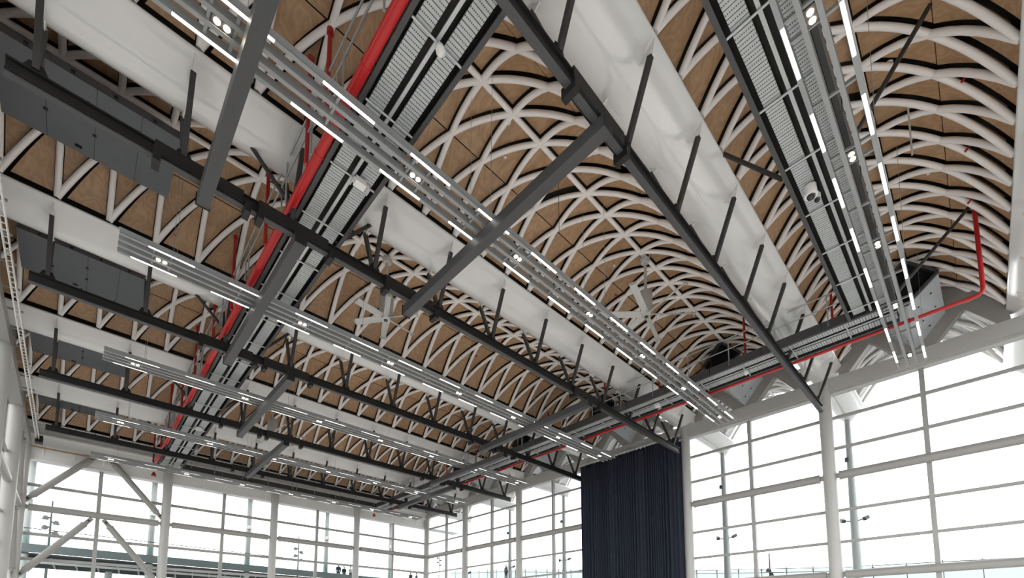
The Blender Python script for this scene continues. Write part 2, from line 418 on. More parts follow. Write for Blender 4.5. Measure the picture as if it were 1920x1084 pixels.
# ---------------------------------------------------------------- catwalks
ZK = 11.05
def catwalk(axis, a0, a1, c0, c1, label, hand, gap=None, flip=False):
    t = thing('catwalk', label, 'catwalk', ((a0+a1)/2 if axis == 'x' else (c0+c1)/2, (a0+a1)/2 if axis == 'y' else (c0+c1)/2, ZK), 'maintenance catwalks')
    W = lambda a, c, z: (a, c, z) if axis == 'x' else (c, a, z)
    def bx(mb, a, b, c, d, z0, z1):
        p = W(a, c, z0); q = W(b, d, z1); return mb.box(min(p[0],q[0]), max(p[0],q[0]), min(p[1],q[1]), max(p[1],q[1]), z0, z1)
    w = c1-c0
    for c, s in ((c0, 1), (c1, -1)):
        m = MB(); e = c+s*.10; lo, hi = min(c, e), max(c, e)
        bx(m, a0, a1, lo, hi, ZK, ZK+.02); bx(m, a0, a1, lo, hi, ZK+.33, ZK+.35)
        cc = c+s*.0; bx(m, a0, a1, min(c, c+s*.02), max(c, c+s*.02), ZK+.02, ZK+.33); m.build('side_channel', 'catb', t)
        st = MB()
        n = int((a1-a0)/2.0)
        for i in range(n+1):
            a = a0+(a1-a0)*i/n; bx(st, a-.012, a+.012, min(c-s*.012, c), max(c-s*.012, c), ZK+.02, ZK+.33)
        st.build('stiffener', 'dark', t)
    bx(MB(), a0, a1, c0+.02, c1-.02, ZK+.24, ZK+.27).build('deck_plate', 'dark', t)
    i0, i1 = c0+.19, c1-.19; mid = (i0+i1)/2
    for s0, s1 in ((i0, mid-.15), (mid+.15, i1)):
        pk = MB(); n = int((a1-a0)/.164)
        for i in range(n):
            a = a0+.164*i+.009; b = a+.146; f = len(pk.f)
            bx(pk, a, b, s0, s1, ZK+.07, ZK+.10)
            L = s1-s0
            pk.uv[f] = [(0,0),(L,0),(L,1),(0,1)] if axis == 'x' and False else None
            vv = [pk.v[j] for j in pk.f[f]]
            ca, cc = (0, 1) if axis == 'x' else (1, 0)
            pk.uv[f] = [((p[cc]-s0), (p[ca]-a)/(b-a)) for p in vv]
        tag(pk.build('perforated_plank', 'plank', t), 'perforated pale grey floor planks', kind=None)
    bx(MB(), a0, a1, mid-.035, mid+.035, ZK+.05, ZK+.08).build('cable_tray', 'tray', t)
    n = int((a1-a0)/1.8)
    for i in range(1, n+1):
        a = a0+1.8*i-.4
        MB().tube([W(a, c0+.12, ZK+.03), W(a, c1-.08, ZK+.03)], .024, 8).build('cross_pipe', 'tray', t)
    for c in hand:
        m = MB(); n = int((a1-a0)/1.75); zt = ZK+.35
        for i in range(n+1):
            a = a0+.1+(a1-a0-.2)*i/n
            m.tube([W(a, c, zt-.25), W(a, c, zt+1.0)], .024, 8)
            if i % 2 == 0: m.tube([W(a+.35, c, zt-.2), W(a+.35, c, zt+.52)], .02, 8)
        for dz in (1.0, .52): m.tube([W(a0, c, zt+dz), W(a1, c, zt+dz)], .024, 8)
        m.build('handrail', 'chrome', t)
    return t
catwalk('y', 1.5, 38.3, 3.66, 5.0, 'left catwalk with the big red pipe along its edge', (3.40,))
catwalk('y', 1.5, 38.9, 19.6, 21.0, 'far catwalk before the right glass wall, with a thin red pipe below it', (19.62,))
catwalk('x', 5.05, 19.6, 1.44, 2.78, 'near catwalk beside the steep light rail at right, carrying the dome camera', ())
catwalk('x', 5.05, 19.5, 38.0, 38.95, 'dark catwalk along the back glass wall', (38.0,))

# hangers of the catwalks
hang = [((2.53, 12.3, 12.42), (3.75, 12.3, 11.25), 'dark hanger rod from the upper left gutter to the left catwalk'),
        ((5.96, 12.3, 12.42), (4.9, 12.35, 11.15), 'dark hanger rod right of the left catwalk, below the charcoal centre beam'),
        ((2.53, 19.5, 12.42), (3.75, 19.5, 11.25), 'dark hanger rod beside the red pipe, below the third light rail'),
        ((5.96, 19.5, 12.42), (4.9, 19.55, 11.15), 'dark hanger rod right of the left catwalk, below the third light rail'),
        ((2.53, 26.7, 12.42), (3.75, 26.7, 11.25), 'dark hanger rod left of the red pipe at the fourth light rail'),
        ((5.96, 26.7, 12.42), (4.9, 26.75, 11.15), 'dark hanger rod right of the left catwalk at the fourth light rail'),
        ((2.53, 33.9, 12.42), (3.75, 33.9, 11.25), 'dark hanger rod left of the red pipe near the back wall'),
        ((12.05, 4.12, 12.86), (12.16, 2.83, 11.2), 'dark hanger rod from the broad gutter to the near catwalk'),
        ((13.5, -.02, 14.42), (12.75, 1.62, 11.42), 'long dark rod at the upper right, from the lattice down behind the light rail'),
        ((20.95, -.52, 14.16), (19.5, 1.42, 11.3), 'long dark rod beside the rising red pipe at right')]
for a, b, l in hang:
    solo(MB().tube([a, b], .055, 8), 'hanger_rod', 'strut', l, 'hanger rod', 'catwalk hanger rods')

# ---------------------------------------------------------------- red sprinkler pipes
ZP = 11.10
t = thing('sprinkler_pipe', 'large red sprinkler main along the left catwalk', 'pipe', (3.53, 20, ZP-.11))
MB().tube([(3.53, 1.5, ZP), (3.53, 38.7, ZP)], .108, 18).build('main_pipe', 'red', t)
for i in range(15):
    y = 5.4+2.35*i
    MB().disc((3.53, y, ZP), (0, 1, 0), .12, .12, .05, 18).build('clamp', 'red', t)
for y, zt in ((9.4, 13.4), (10.6, 13.9), (13.8, 13.3), (17.6, 13.8), (20.5, 12.9), (24.2, 13.7), (27.4, 12.9), (31.4, 13.8), (34.5, 12.9), (38.0, 13.4)):
    s = MB().tube([(3.40, y, ZP), (3.40, y, zt)], .05, 10).build('riser', 'redd', t)
    MB().disc((3.40, y, zt-.02), (0, 0, 1), .075, .075, .12, 12).build('flange', 'redd', s)
t = thing('sprinkler_pipe', 'thin red sprinkler pipe below the far catwalk, rising at the right edge', 'pipe', (21.14, 15, ZP-.06))
pts = [(21.14, 38.8, 11.05), (21.14, -.42, 11.05)]
for i in range(1, 7): a = i/6*PI/2; pts.append((21.14, -.42-.2*math.sin(a), 11.05+.2*(1-math.cos(a))))
pts.append((21.0, -.60, 14.15)); MB().tube(pts, .062, 12).build('main_pipe', 'red', t)
for y in (-.3, 1.2, 4.4, 7.6, 10.8, 14, 17.2, 20.4, 23.6, 26.8): MB().disc((21.14, y, 11.05), (0, 1, 0), .08, .08, .09, 12).build('clamp', 'red', t)
for y, zt in ((3.45, 13.35), (6.68, 13.9), (10.8, 12.6), (14.07, 13.9), (18.3, 14.2), (22.0, 13.4), (25.4, 13.5), (29.0, 13.3)):
    MB().tube([(20.95, y, 11.1), (20.95, y, zt)], .045, 8).build('riser', 'redd', t)

# ---------------------------------------------------------------- duct boxes at the left ends of the vaults
PL = [(2, 'long dark grey duct box at the upper left, the largest of the row'), (3, 'dark grey duct box behind the truss chord at left, second of the row'),
      (4, 'dark grey duct box at left, third of the row, above the fourth light rail'), (5, 'dark grey duct box at left, smallest and nearest the back wall')]
for v, l in PL:
    cy = C0+P*v; t = thing('duct_box', l, 'air duct', (-.4, cy, 13.5), 'grey duct boxes at the left ends of the vaults')
    MB().box(-2.15, 1.38, cy-1.2, cy+1.2, 13.5, 13.72).build('duct_body', 'plenum', t)
    sm = MB()
    for x in (-1.3, -.35, .55): sm.box(x-.006, x+.006, cy-1.195, cy+1.195, 13.494, 13.5)
    sm.build('panel_joint', 'dark', t)
    for x in (-1.3, -.35):
        for dy in (-.45, .3): MB().box(x-.05, x+.03, cy+dy-.03, cy+dy+.03, 13.47, 13.5).build('latch', 'dark', t)
    MB().box(-.75, -.6, cy+.95, cy+1.0, 13.46, 13.5).build('handle', 'dark', t)
    for x in (-1.6, -.8, 0, .8): MB().box(x-.04, x+.04, cy-1.26, cy-1.2, 13.52, 13.58).build('lug', 'dark', t)

# ---------------------------------------------------------------- gable walls with triangular lights and smoke ducts at the right end
XG = 26.45
for v in range(6):
    cy = C0+P*v; g = MB()
    for s in (1, -1):
        arch = [1.55+(EY+.02-1.55)*i/6 for i in range(7)]
        a = [(0, ZR), (.6, ZR), (1.55, 13.5), (1.55, prof(1.55)+.3)]+[(1.55*(1-i/6), prof(1.55*(1-i/6))+.3) for i in range(1, 7)]
        b = [(1.55, 13.5), (2.48, ZR), (EY+.1, ZR)]+[(y, prof(y)+.2) for y in reversed(arch)]
        for pl in (a, b): g.prism([(XG, cy+s*y, z) for y, z in (pl if s == 1 else list(reversed(pl)))], (.4, 0, 0))
    tag(g.build('wall_gable', 'gable'), 'grey gable infill with two triangular openings under the vault '+VN[v], 'wall', kind='structure')
    tag(MB().prism([(XG+.18, cy+.6, ZR), (XG+.18, cy+2.48, ZR), (XG+.18, cy+1.55, 13.5)], (.02, 0, 0)).prism([(XG+.18, cy-.6, ZR), (XG+.18, cy-1.55, 13.5), (XG+.18, cy-2.48, ZR)], (.02, 0, 0)).build('window_gable', 'glass'),
        'triangular glass under the vault '+VN[v], 'window', kind='structure')
HLB = ['silver faceted smoke duct with dark louvred mouth above the steep light rail end',
       'silver faceted smoke duct with a dark mouth, behind the far catwalk in the middle vault',
       'silver faceted smoke duct over the navy curtain', 'silver faceted smoke duct left of the navy curtain, in the fourth vault',
       'silver faceted smoke duct in the fifth vault', 'silver faceted smoke duct in the farthest vault, by the corner']
def hopper(cy, label):
    t = thing('smoke_duct', label, 'air duct', (25, cy, 12.5), 'smoke ducts at the glass ends of the vaults')
    xa, xb = 23.3, XG+.02
    f0 = [(xa, cy, 12.86), (xa, cy-.97, 13.72), (xa, cy, 14.72), (xa, cy+.97, 13.72)]
    f1 = [(xb, cy, 12.40), (xb, cy-1.4, 13.62), (xb, cy, 14.8), (xb, cy+1.4, 13.62)]
    f1 = [(xb, cy, 12.40), (xb, cy-1.02, 13.60), (xb, cy, 14.72), (xb, cy+1.02, 13.60)]
    MB().add(f0+f1, [(0,4,5,1), (1,5,6,2), (2,6,7,3), (3,7,4,0)]).build('duct_body', 'hop', t)
    m = MB()
    for i in range(4): m.bar(f0[i], f0[(i+1) % 4], .10, .12, (1, 0, 0))
    m.build('mouth_frame', 'catb', t)
    lv = MB()
    for i in range(17):
        z = 12.95+.104*i; hw = .97*(1-abs(z-13.74)/1.0)
        if hw > .06: lv.add([(xa+.02, cy-hw, z), (xa+.02, cy+hw, z), (xa+.14, cy+hw, z+.10), (xa+.14, cy-hw, z+.10)], [(0,1,2,3)])
    lv.add([(xa+.2, *p[1:]) for p in f0], [(0,1,2,3)])
    lv.build('louvre', 'louvre', t)
    bo = MB()
    for s in (-1, 1):
        for i, (u, w) in enumerate(((.25,.3),(.25,.7),(.6,.35),(.6,.75),(.85,.5),(.85,.2))):
            A = Vector(f0[0])*(1-u)+Vector(f1[0])*u; B = Vector(f0[1 if s < 0 else 3])*(1-u)+Vector(f1[1 if s < 0 else 3])*u
            p = A*(1-w)+B*w; bo.disc(p+Vector((0, s*.005, -.0)), (0, s*.6, -.8), .03, .03, .03, 8)
    bo.build('bolt', 'dark', t)
    return t
H0 = hopper(C0, HLB[0])
for v in range(1, 6): dup(H0, 0, P*v, 0, HLB[v], 'smoke ducts at the glass ends of the vaults')

# ---------------------------------------------------------------- glass walls
EB = 11.545
ev = tag(MB().box(XG-.05, XG+.5, YF, YB+.3, EB+.16, ZR).box(XG+.05, XG+.45, YF, YB+.3, EB+.03, EB+.16).build('wall_right_beam', 'col'), 'white eave box beam over the right glass wall', 'beam', kind='structure')
TRZ = [10.42, 8.865, 5.755, 4.2, 1.1, -.45]
def column(x, y, r, z1, label, z0=-H):
    m = MB(); m.tube([(x, y, z0), (x, y, z1)], r, 24)
    return tag(m.build('column', 'col'), label, 'column', kind='structure')
ycols = [4.93-P, 4.93, 4.93+P, 4.93+2*P, 4.93+3*P, 4.93+4*P, YB]
CL = ['white column of the right wall out of frame', 'thick white column nearest on the right glass wall', 'white column right of the navy curtain', 'white column behind the navy curtain',
      'white column just left of the navy curtain', 'white column second left of the navy curtain', 'white corner column where the glass walls meet']
for y, l in zip(ycols, CL): column(XR-.1, y, .285, ZR-.02, l)
def rail_tube(mb, p, q, r):
    p = Vector(p); q = Vector(q); d = (q-p).normalized()
    mb.tube([p+d*.42, q-d*.42], r, 20); mb.tube([p+d*.2, p+d*.5], r*.6, 14); mb.tube([q-d*.5, q-d*.2], r*.6, 14)
    mb.tube([p+d*.40, p+d*.46], r*1.08, 20); mb.tube([q-d*.46, q-d*.40], r*1.08, 20)
wn = 0
for i in range(len(ycols)-1):
    wn += 1; ya, yb = ycols[i], ycols[i+1]
    t = thing('window_%d' % wn, ['glazed bay of the right wall at the lower right corner', 'glazed bay of the right wall between the two full columns', 'glazed bay of the right wall behind the navy curtain', 'glazed bay of the right wall just left of the navy curtain', 'glazed bay of the right wall with a person outside beside a mast', 'narrow glazed bay of the right wall next to the corner column'][i], 'window', (XR+.1, (ya+yb)/2, -H), kind='structure')
    m = MB()
    for z in TRZ: m.box(XR+.02, XR+.18, ya, yb, z-.062, z+.062)
    m.build('transom', 'mull', t)
    ym = (ya+yb)/2
    m = MB().box(XR-.02, XR+.22, ym-.09, ym+.09, -H, EB+.1); m.build('mullion', 'mull', t)
    MB().box(XR+.1, XR+.115, ya, yb, -H, EB+.1).build('glass_pane', 'glass', t)
    for z in (7.44, 2.6):
        m = MB(); rail_tube(m, (XR-.1, ya, z), (XR-.1, yb, z), .205 if z > 5 else .19); m.build('rail_tube', 'frame', t)
# back wall
EBB = 10.44
xcols = [XL+.02, XL+.02+7.16, XL+.02+14.33, XL+.02+21.5]
BL = ['white column at the left corner of the back wall', 'white column right of the diagonal braces', 'white column in the middle of the back wall', 'white column of the back wall left of the corner']
for x, l in zip(xcols, BL): column(x, YB, .285, 11.7, l)
xb = xcols+[XR-.1]
for i in range(4):
    wn += 1; xa, xc = xb[i], xb[i+1]
    t = thing('window_%d' % wn, ['glazed bay of the back wall with the diagonal braces', 'glazed bay of the back wall right of the braced bay', 'glazed bay of the back wall with three people outside', 'glazed bay of the back wall next to the corner column'][i], 'window', ((xa+xc)/2, YB+.2, -H), kind='structure')
    m = MB()
    for z in (8.88, 5.81, 4.25, 1.1): m.box(xa, xc, YB+.12, YB+.28, z-.09, z+.09)
    m.build('transom', 'mull', t)
    xm = (xa+xc)/2
    MB().box(xm-.105, xm+.105, YB+.08, YB+.32, -H, EBB).build('mullion', 'mull', t)
    MB().box(xa, xc, YB+.2, YB+.215, -H, EBB).build('glass_pane', 'glass', t)
    m = MB(); rail_tube(m, (xa, YB, 7.43), (xc, YB, 7.43), .215); m.build('rail_tube', 'frame', t)
m = MB().box(XL-.3, XR+.3, YB+.05, YB+.45, EBB, EBB+.12).box(XL-.3, XR+.3, YB+.12, YB+.3, EBB+.12, 11.35).box(XL-.3, XR+.3, YB-.12, YB+.4, 11.35, 11.95)
m.box(XL-.3, XR+.3, YB-.32, YB+.1, 11.95, 12.05).box(XL-.3, XR+.3, YB-.05, YB+.3, 12.05, 12.9)
m.box(XL-.3, XR+.3, YB-.16, YB-.10, 11.42, 11.46)
for i in range(20):
    x = XL+.8+1.43*i; m.prism([(x-.02, YB+.12, 11.35), (x-.02, YB-.08, 11.35), (x-.02, YB+.12, 10.85)], (.04, 0, 0))
    m.box(x+.5, x+.53, YB-.14, YB-.1, 11.4, 11.95)
tag(m.build('wall_back', 'eave'), 'white steel eave beams and brackets above the back glass wall', 'wall', kind='structure')
solo(MB().tube([(XL+.3, YB-.22, 11.2), (1.0, YB-.22, 11.2)], .045, 8), 'pipe_line', 'gold', 'thin brown pipe below the eave beam above the diagonal braces', 'pipe')
# left wall
lcols = [YB-6.55-P*k for k in range(0, 6)]
for y, l in zip(lcols, ['thick white column at the lower left edge, next to the back corner column', 'white column of the left glass wall behind the left picture edge', 'white column of the left glass wall beside the second duct box',
                        'white column of the left glass wall beside the largest duct box', 'white column of the left glass wall level with the centre beam', 'white column of the left glass wall level with the camera']):
    column(XL, y, .31, 11.3, l)
lw = [YB]+lcols
for i in range(len(lw)-1):
    wn += 1; ya, yb = lw[i+1], lw[i]
    t = thing('window_%d' % wn, ['glazed bay of the left wall with white braces', 'glazed bay of the left wall second from the back corner', 'glazed bay of the left wall third from the back corner', 'glazed bay of the left wall fourth from the back corner', 'glazed bay of the left wall fifth from the back corner', 'glazed bay of the left wall sixth from the back corner'][i], 'window', (XL-.2, (ya+yb)/2, -H), kind='structure')
    m = MB()
    for z in (8.88, 5.81, 4.25, 1.1): m.box(XL-.28, XL-.12, ya, yb, z-.062, z+.062)
    m.build('transom', 'mull', t)
    MB().box(XL-.32, XL-.08, (ya+yb)/2-.075, (ya+yb)/2+.075, -H, EB).build('mullion', 'mull', t)
    MB().box(XL-.215, XL-.2, ya, yb, -H, EB).build('glass_pane', 'glass', t)
    m = MB(); rail_tube(m, (XL, ya, 7.43), (XL, yb, 7.43), .17); m.build('rail_tube', 'frame', t)
m = MB().box(XL-.25, XL+.25, YF, YB+.3, 11.3, 11.75).box(XL-.35, XL+.12, YF, YB+.3, 11.75, 12.3).box(XL-.3, XL-.1, YF, YB+.3, 12.3, 15.3)
for i in range(22): y = YB-1-1.6*i; m.box(XL+.2, XL+.62, y-.03, y+.03, 12.05, 12.11)
tag(m.build('wall_left_beam', 'frame'), 'white edge beam along the top of the left glass wall', 'beam', kind='structure')
def brace(p, q, label, r=.19):
    p = Vector(p); q = Vector(q); d = (q-p).normalized()
    t = thing('diagonal_brace', label, 'brace', (p+q)/2, 'diagonal braces')
    MB().tube([p+d*.32, p+d*.5, q-d*.5, q-d*.32], [r*.7, r, r, r*.7], 18).build('brace_tube', 'frame', t)
    for e, s in ((p, 1), (q, -1)):
        n = Vector((0, 1, 0)) if abs(d.y) < .1 else Vector((1, 0, 0))
        f = MB(); f.bar(e-d*s*.12, e+d*s*.42, .26, .05, n); f.build('fork_plate', 'frame', t)
        MB().disc(e+d*s*.12-n*.05, n, .075, .075, .10, 14).build('pin', 'pin', t)
        MB().disc(e+d*s*.44, d*s, r*1.1, r*1.1, .06, 18).build('collar', 'frame', t)
xm = (xcols[0]+xcols[1])/2
brace((xm-.35, YB-.05, 11.35), (xcols[0]+.25, YB-.05, 7.85), 'upper left white diagonal brace of the back wall')
brace((xm+.35, YB-.05, 11.35), (xcols[1]-.25, YB-.05, 7.85), 'upper right white diagonal brace of the back wall')
brace((xm-.35, YB-.05, 7.1), (xcols[0]+.25, YB-.05, 3.2), 'lower left white diagonal brace of the back wall')
brace((xm+.35, YB-.05, 7.1), (xcols[1]-.25, YB-.05, 3.2), 'lower right white diagonal brace of the back wall')
ym = (YB+lcols[0])/2
brace((XL, ym+.35, 11.2), (XL, YB-.3, 7.6), 'steep white brace on the left wall reaching the back corner column')
brace((XL, ym-.35, 11.2), (XL, lcols[0]+.3, 7.6), 'steep white brace on the left wall at the second column')
brace((XL, ym+.35, 7.1), (XL, YB-.3, 3.2), 'lower white brace on the left wall by the back corner column')
# cable ladder along the left wall
t = thing('cable_ladder', 'white cable ladder hanging along the left wall', 'cable ladder', (-1.95, 28, 11.0))
for x in (-2.06, -1.94):
    m = MB()
    m.box(x-.012, x+.012, 16, 37.6, 11.10, 11.13).box(x-.012, x+.012, 16, 37.6, 10.97, 11.0)
    for i in range(90): y = 16+.24*i; m.box(x-.012, x+.012, y, y+.10, 11.0, 11.10)
    m.build('ladder_side', 'white', t)
for i in range(72): y = 16.1+.3*i; MB().box(-2.06, -1.94, y-.012, y+.012, 11.03, 11.055).build('rung', 'white', t)
MB().box(-2.1, -1.78, 37.5, 38.0, 10.8, 11.2).build('end_box', 'dark', t)
# floor, front wall, ground
tag(MB().box(XL-.3, XR+.3, YF, YB+.3, -H-.2, -H).build('floor', 'floor'), 'grey hall floor', 'floor', kind='structure')
m = MB()
for i in range(9): x = XL+29.3*i/8; m.box(x-.08, x+.08, YF-.2, YF, -H, 13.3)
for z in (1.1, 4.2, 7.4, 10.4): m.box(XL, XR, YF-.15, YF-.05, z-.06, z+.06)
tag(m.build('wall_front', 'frame'), 'white framed glazing behind the camera', 'wall', kind='structure')  # unseen front wall, glazed to bring more sky light onto the vaults
tag(MB().box(XL, XR, YF-.1, YF-.085, -H, 13.3).build('window_front', 'glass'), 'glass behind the camera', 'window', kind='structure')
tag(MB().box(XL-.3, XR+.3, YF, G0-P-.9, 13.3, 13.5).build('sky_block_ceiling', 'wallp'), 'unseen flat ceiling slab behind the camera, added to block the sky', 'ceiling', kind='structure')  # unseen flat slab added in place of the next vault to block the sky
tag(MB().box(-160, 220, -160, 260, -H-.5, -H-.22).build('ground', 'ground'), 'pale wharf paving outside', 'ground', kind='structure')
# ---------------------------------------------------------------- navy curtain
def curtain(x, y0, y1, z1, label, seed, n):
    rng = random.Random(seed); ys = []; N = n*10; vs = []
    ph = 0
    for i in range(N+1):
        u = i/N; ph += 2*PI/10*(1+.35*math.sin(u*23+seed)); a = .075*(1+.4*math.sin(u*41+seed))
        vs.append((x+a*math.sin(ph), y0+(y1-y0)*u))
    m = MB(); rows = [(-H+.02, 1.0), (2, 1), (6, .97), (10, .9), (z1-.25, .7), (z1, .55)]
    pts = []
    for z, k in rows: pts += [(x+(px-x)*k, py-.25*(1-(z+H)/(z1+H))*((py-y0)/(y1-y0)-.3)*.3, z) for px, py in vs]
    m.add(pts, [(r*(N+1)+i, r*(N+1)+i+1, (r+1)*(N+1)+i+1, (r+1)*(N+1)+i) for r in range(len(rows)-1) for i in range(N)], True)
    t = thing('curtain', label, 'curtain', (x, (y0+y1)/2, -H))
    c = m.build('curtain_cloth', 'curtain', t); so = c.modifiers.new('thick', 'SOLIDIFY'); so.thickness = .012
    k = int((y1-y0)/.3)
    for i in range(k): y = y0+.15+.3*i; MB().box(x-.015, x+.015, y-.03, y+.03, z1-.02, z1+.09).build('hook', 'white', t)
    MB().box(x-.04, x+.04, y0-.1, y1+.1, z1+.07, z1+.14).build('curtain_track', 'tray', t)
    return t
curtain(26.0, 12.28, 19.66, 11.62, 'tall navy pleated curtain hanging before the right glass wall', 3, 40)
curtain(26.29, 12.26, 13.4, 11.4, 'narrow black curtain strip between the navy curtain and the column on its right', 5, 8)

# ---------------------------------------------------------------- ceiling fans
def fan(x, cy, z, rot, label, r=1.9):
    t = thing('ceiling_fan', label, 'ceiling fan', (x, cy, z), 'large ceiling fans')
    MB().tube([(x, cy, z+1.05), (x, cy, ZC-.15)], .055, 12).build('drop_rod', 'fan', t)
    m = MB(); m.disc((x, cy, ZC-.28), (0,0,1), .16, .2, .14, 8)
    for a in range(4): m.bar((x+.2*math.cos(a*PI/2), cy+.2*math.sin(a*PI/2), ZC-.2), (x+.2*math.cos(a*PI/2), cy+.2*math.sin(a*PI/2), ZC+.05), .03, .03)
    m.build('ceiling_mount', 'fan', t)
    MB().tube([(x, cy, z+.1), (x, cy, z+.95), (x, cy, z+1.06)], [.28, .28, .15], 6).build('motor_housing', 'fan', t)
    MB().disc((x, cy, z-.06), (0,0,1), .16, .2, .16, 20).build('hub', 'fan', t)
    MB().disc((x, cy, z-.09), (0,0,1), .07, .09, .04, 16).build('hub_cap', 'railside', t)
    for i in range(6):
        a = rot+i*PI/3; d = Vector((math.cos(a), math.sin(a), 0)); s = Vector((-d.y, d.x, 0)); c = Vector((x, cy, z+.03))
        w = MB(); p0, p1 = c+d*.15, c+d*r; up = Vector((0, 0, .06)); wd = .105
        sec = [(-1, -1, .0), (-.3, -.1, .02), (.4, .45, .02), (1, 1, 0)]
        vs = []
        for p in (p0, p1):
            for u, h, th in sec: vs.append(p+s*wd*u+up*h-Vector((0,0,.004)))
            for u, h, th in reversed(sec): vs.append(p+s*wd*u+up*h+Vector((0,0,.012+th)))
        w.add(vs, [(i2, (i2+1) % 8, 8+(i2+1) % 8, 8+i2) for i2 in range(8)]+[tuple(range(7,-1,-1)), tuple(range(8,16))])
        b = w.build('blade', 'fan', t)
        MB().bar(p1, p1+d*.02, .26, .1).build('blade_tip', 'fan', b)
    return t
fan(15.83, C0+P, 12.45, .26, 'silver ceiling fan with long blades hanging in the middle vault')
fan(8.34, C0+2*P, 12.3, .1, 'ceiling fan in the third vault, left of the large centre beam', 1.3)
fan(8.4, C0+4*P, 12.1, .6, 'distant ceiling fan at lower left, in the fifth vault')

# ---------------------------------------------------------------- small things under the catwalks and on the lining
t = thing('dome_camera', 'white dome camera under the near catwalk at right', 'camera', (12.75, 2.42, 10.75))
MB().tube([(12.75, 2.36, 11.08), (12.75, 2.36, 10.84)], .13, 20).build('housing', 'white', t)
MB().disc((12.75, 2.36, 10.84), (0,0,-1), .15, .14, .03, 20).build('ring', 'white', t)
MB().tube([(12.75, 2.36, 10.82), (12.75, 2.36, 10.76), (12.75, 2.36, 10.72)], [.10, .085, .03], 16).build('dome', 'darkglass', t)
t = thing('motion_sensor', 'small black dome sensor beside the white dome camera', 'sensor', (13.1, 2.36, 10.9))
MB().tube([(13.12, 2.3, 11.08), (13.12, 2.3, 10.95)], .08, 16).build('housing', 'white', t)
MB().tube([(13.12, 2.3, 10.95), (13.12, 2.3, 10.9), (13.12, 2.3, 10.86)], [.07, .06, .02], 14).build('dome', 'darkglass', t)
def junction(x, y, label):
    t = thing('junction_box', label, 'junction box', (x, y, 10.9))
    MB().box(x-.13, x+.13, y-.1, y+.1, 10.92, 11.06).build('box_body', 'white', t)
    m = MB()
    for i in range(4):
        m.tube([(x+.13, y-.08+.05*i, 10.98), (x+.2, y-.08+.05*i, 10.98), (x+.22, y-.08+.05*i, 10.86)], .012, 6)
        m.tube([(x-.13, y-.08+.05*i, 10.98), (x-.19, y-.08+.05*i, 10.98), (x-.21, y-.08+.05*i, 10.86)], .012, 6)
    m.build('cable_gland', 'white', t)
junction(4.5, 10.05, 'white junction box with cable tails under the left catwalk')
junction(20.3, 10.6, 'junction box with white cable tails under the far catwalk')
junction(4.5, 29.5, 'pale box under the left catwalk near the back')
def bag(x, y, label):
    m = MB(); m.tube([(x, y, 11.12), (x+.01, y, 11.02), (x+.03, y-.02, 10.93), (x+.02, y, 10.86)], [.03, .09, .10, .03], 9)
    solo(m, 'wrapped_detector', 'white', label, 'detector')
bag(4.38, 6.5, 'white plastic-wrapped detector under the left catwalk at the top')
bag(20.3, 6.5, 'white wrapped detector under the far catwalk')
def on_lining(x, y):
    v = round((y-C0)/P); cy = C0+P*v; return surf(x, y-cy, .11, cy), nrm(y-cy)
for x, y, big, l in ((8.5, 8.9, 1, 'round white detector disc on the plywood left of the middle ridge tube'), (9.0, 9.55, 0, 'small white detector below the round disc in the middle vault'),
                  (10.15, 6.15, 0, 'small white detector by the large truss chord in the middle vault'), (14.5, .45, 0, 'small white detector left of the dark rod at upper right'),
                  (14.8, .85, 1, 'round white disc beside the steep light rail at right'), (19.3, .4, 0, 'small white detector low in the right vault'), (15.2, 9.6, 0, 'small white detector beside the first fan rod')):
    p, n = on_lining(x, y); d = Vector((0, -n[0], -n[1]))
    solo(MB().disc(p, d, .085 if big else .06, .075 if big else .04, .02 if big else .07, 16), 'smoke_detector', 'white', l, 'detector')
rs = [(6.6, 10.9, 'red sprinkler drop under the plywood by the bright spotlights'), (15.7, -.5, 'red sprinkler drop high in the right vault'), (18.2, -.5, 'red sprinkler drop in the middle of the right vault'),
      (20.6, -.5, 'red sprinkler drop low in the right vault'), (1.75, 18.3, 'red sprinkler drop in the plywood left of the red pipe'), (12.0, 10.1, 'red sprinkler drop beside the middle light rail'),
      (16.2, 10.2, 'red sprinkler drop below the first fan'), (5.9, 18.0, 'red sprinkler drop in the third vault under the truss chord'), (10.2, 17.9, 'red sprinkler drop in the third vault, right of the second fan'), (14.5, 17.6, 'red sprinkler drop in the third vault towards the curtain')]
for x, y, l in rs:
    p, n = on_lining(x, y); p = Vector(p); d = Vector((.0, -n[0], -n[1]))
    m = MB().tube([p, p+d*.12], .022, 8).tube([p+d*.12, p+d*.17], .035, 8)
    solo(m, 'sprinkler', 'redd', l, 'sprinkler')
for x, y, l in ((3.63, 39.7, 'red and white horn below the eave above the left column'), (20.3, 39.7, 'red horn below the eave left of the corner')):
    t = thing('alarm_horn', l, 'alarm', (x, y, 10.7))
    MB().tube([(x, y, 10.62), (x, y, 10.8), (x, y, 10.9)], [.17, .1, .05], 14).build('bell', 'redd', t)
    MB().tube([(x, y, 10.9), (x, y, 11.3)], .03, 8).build('stem', 'white', t)
solo(MB().tube([(10.45, C0+P, ZC-.1), (10.45, C0+P, 12.6)], .008, 6), 'pendant_wire', 'dark', 'thin dark wire hanging from the middle ridge tube', 'wire')
for x, y, zz, l in ((8.05, 5.75, 12.45, 'short grey pipe drop beside the truss chord in the middle vault'), (16.3, .6, 13.3, 'thin grey drop pipe hanging in the right vault')):
    solo(MB().tube([(x, y, zz), (x, y, prof((y-C0+3.6) % P-3.6)-.0)], .022, 8), 'drop_pipe', 'fan', l, 'pipe')

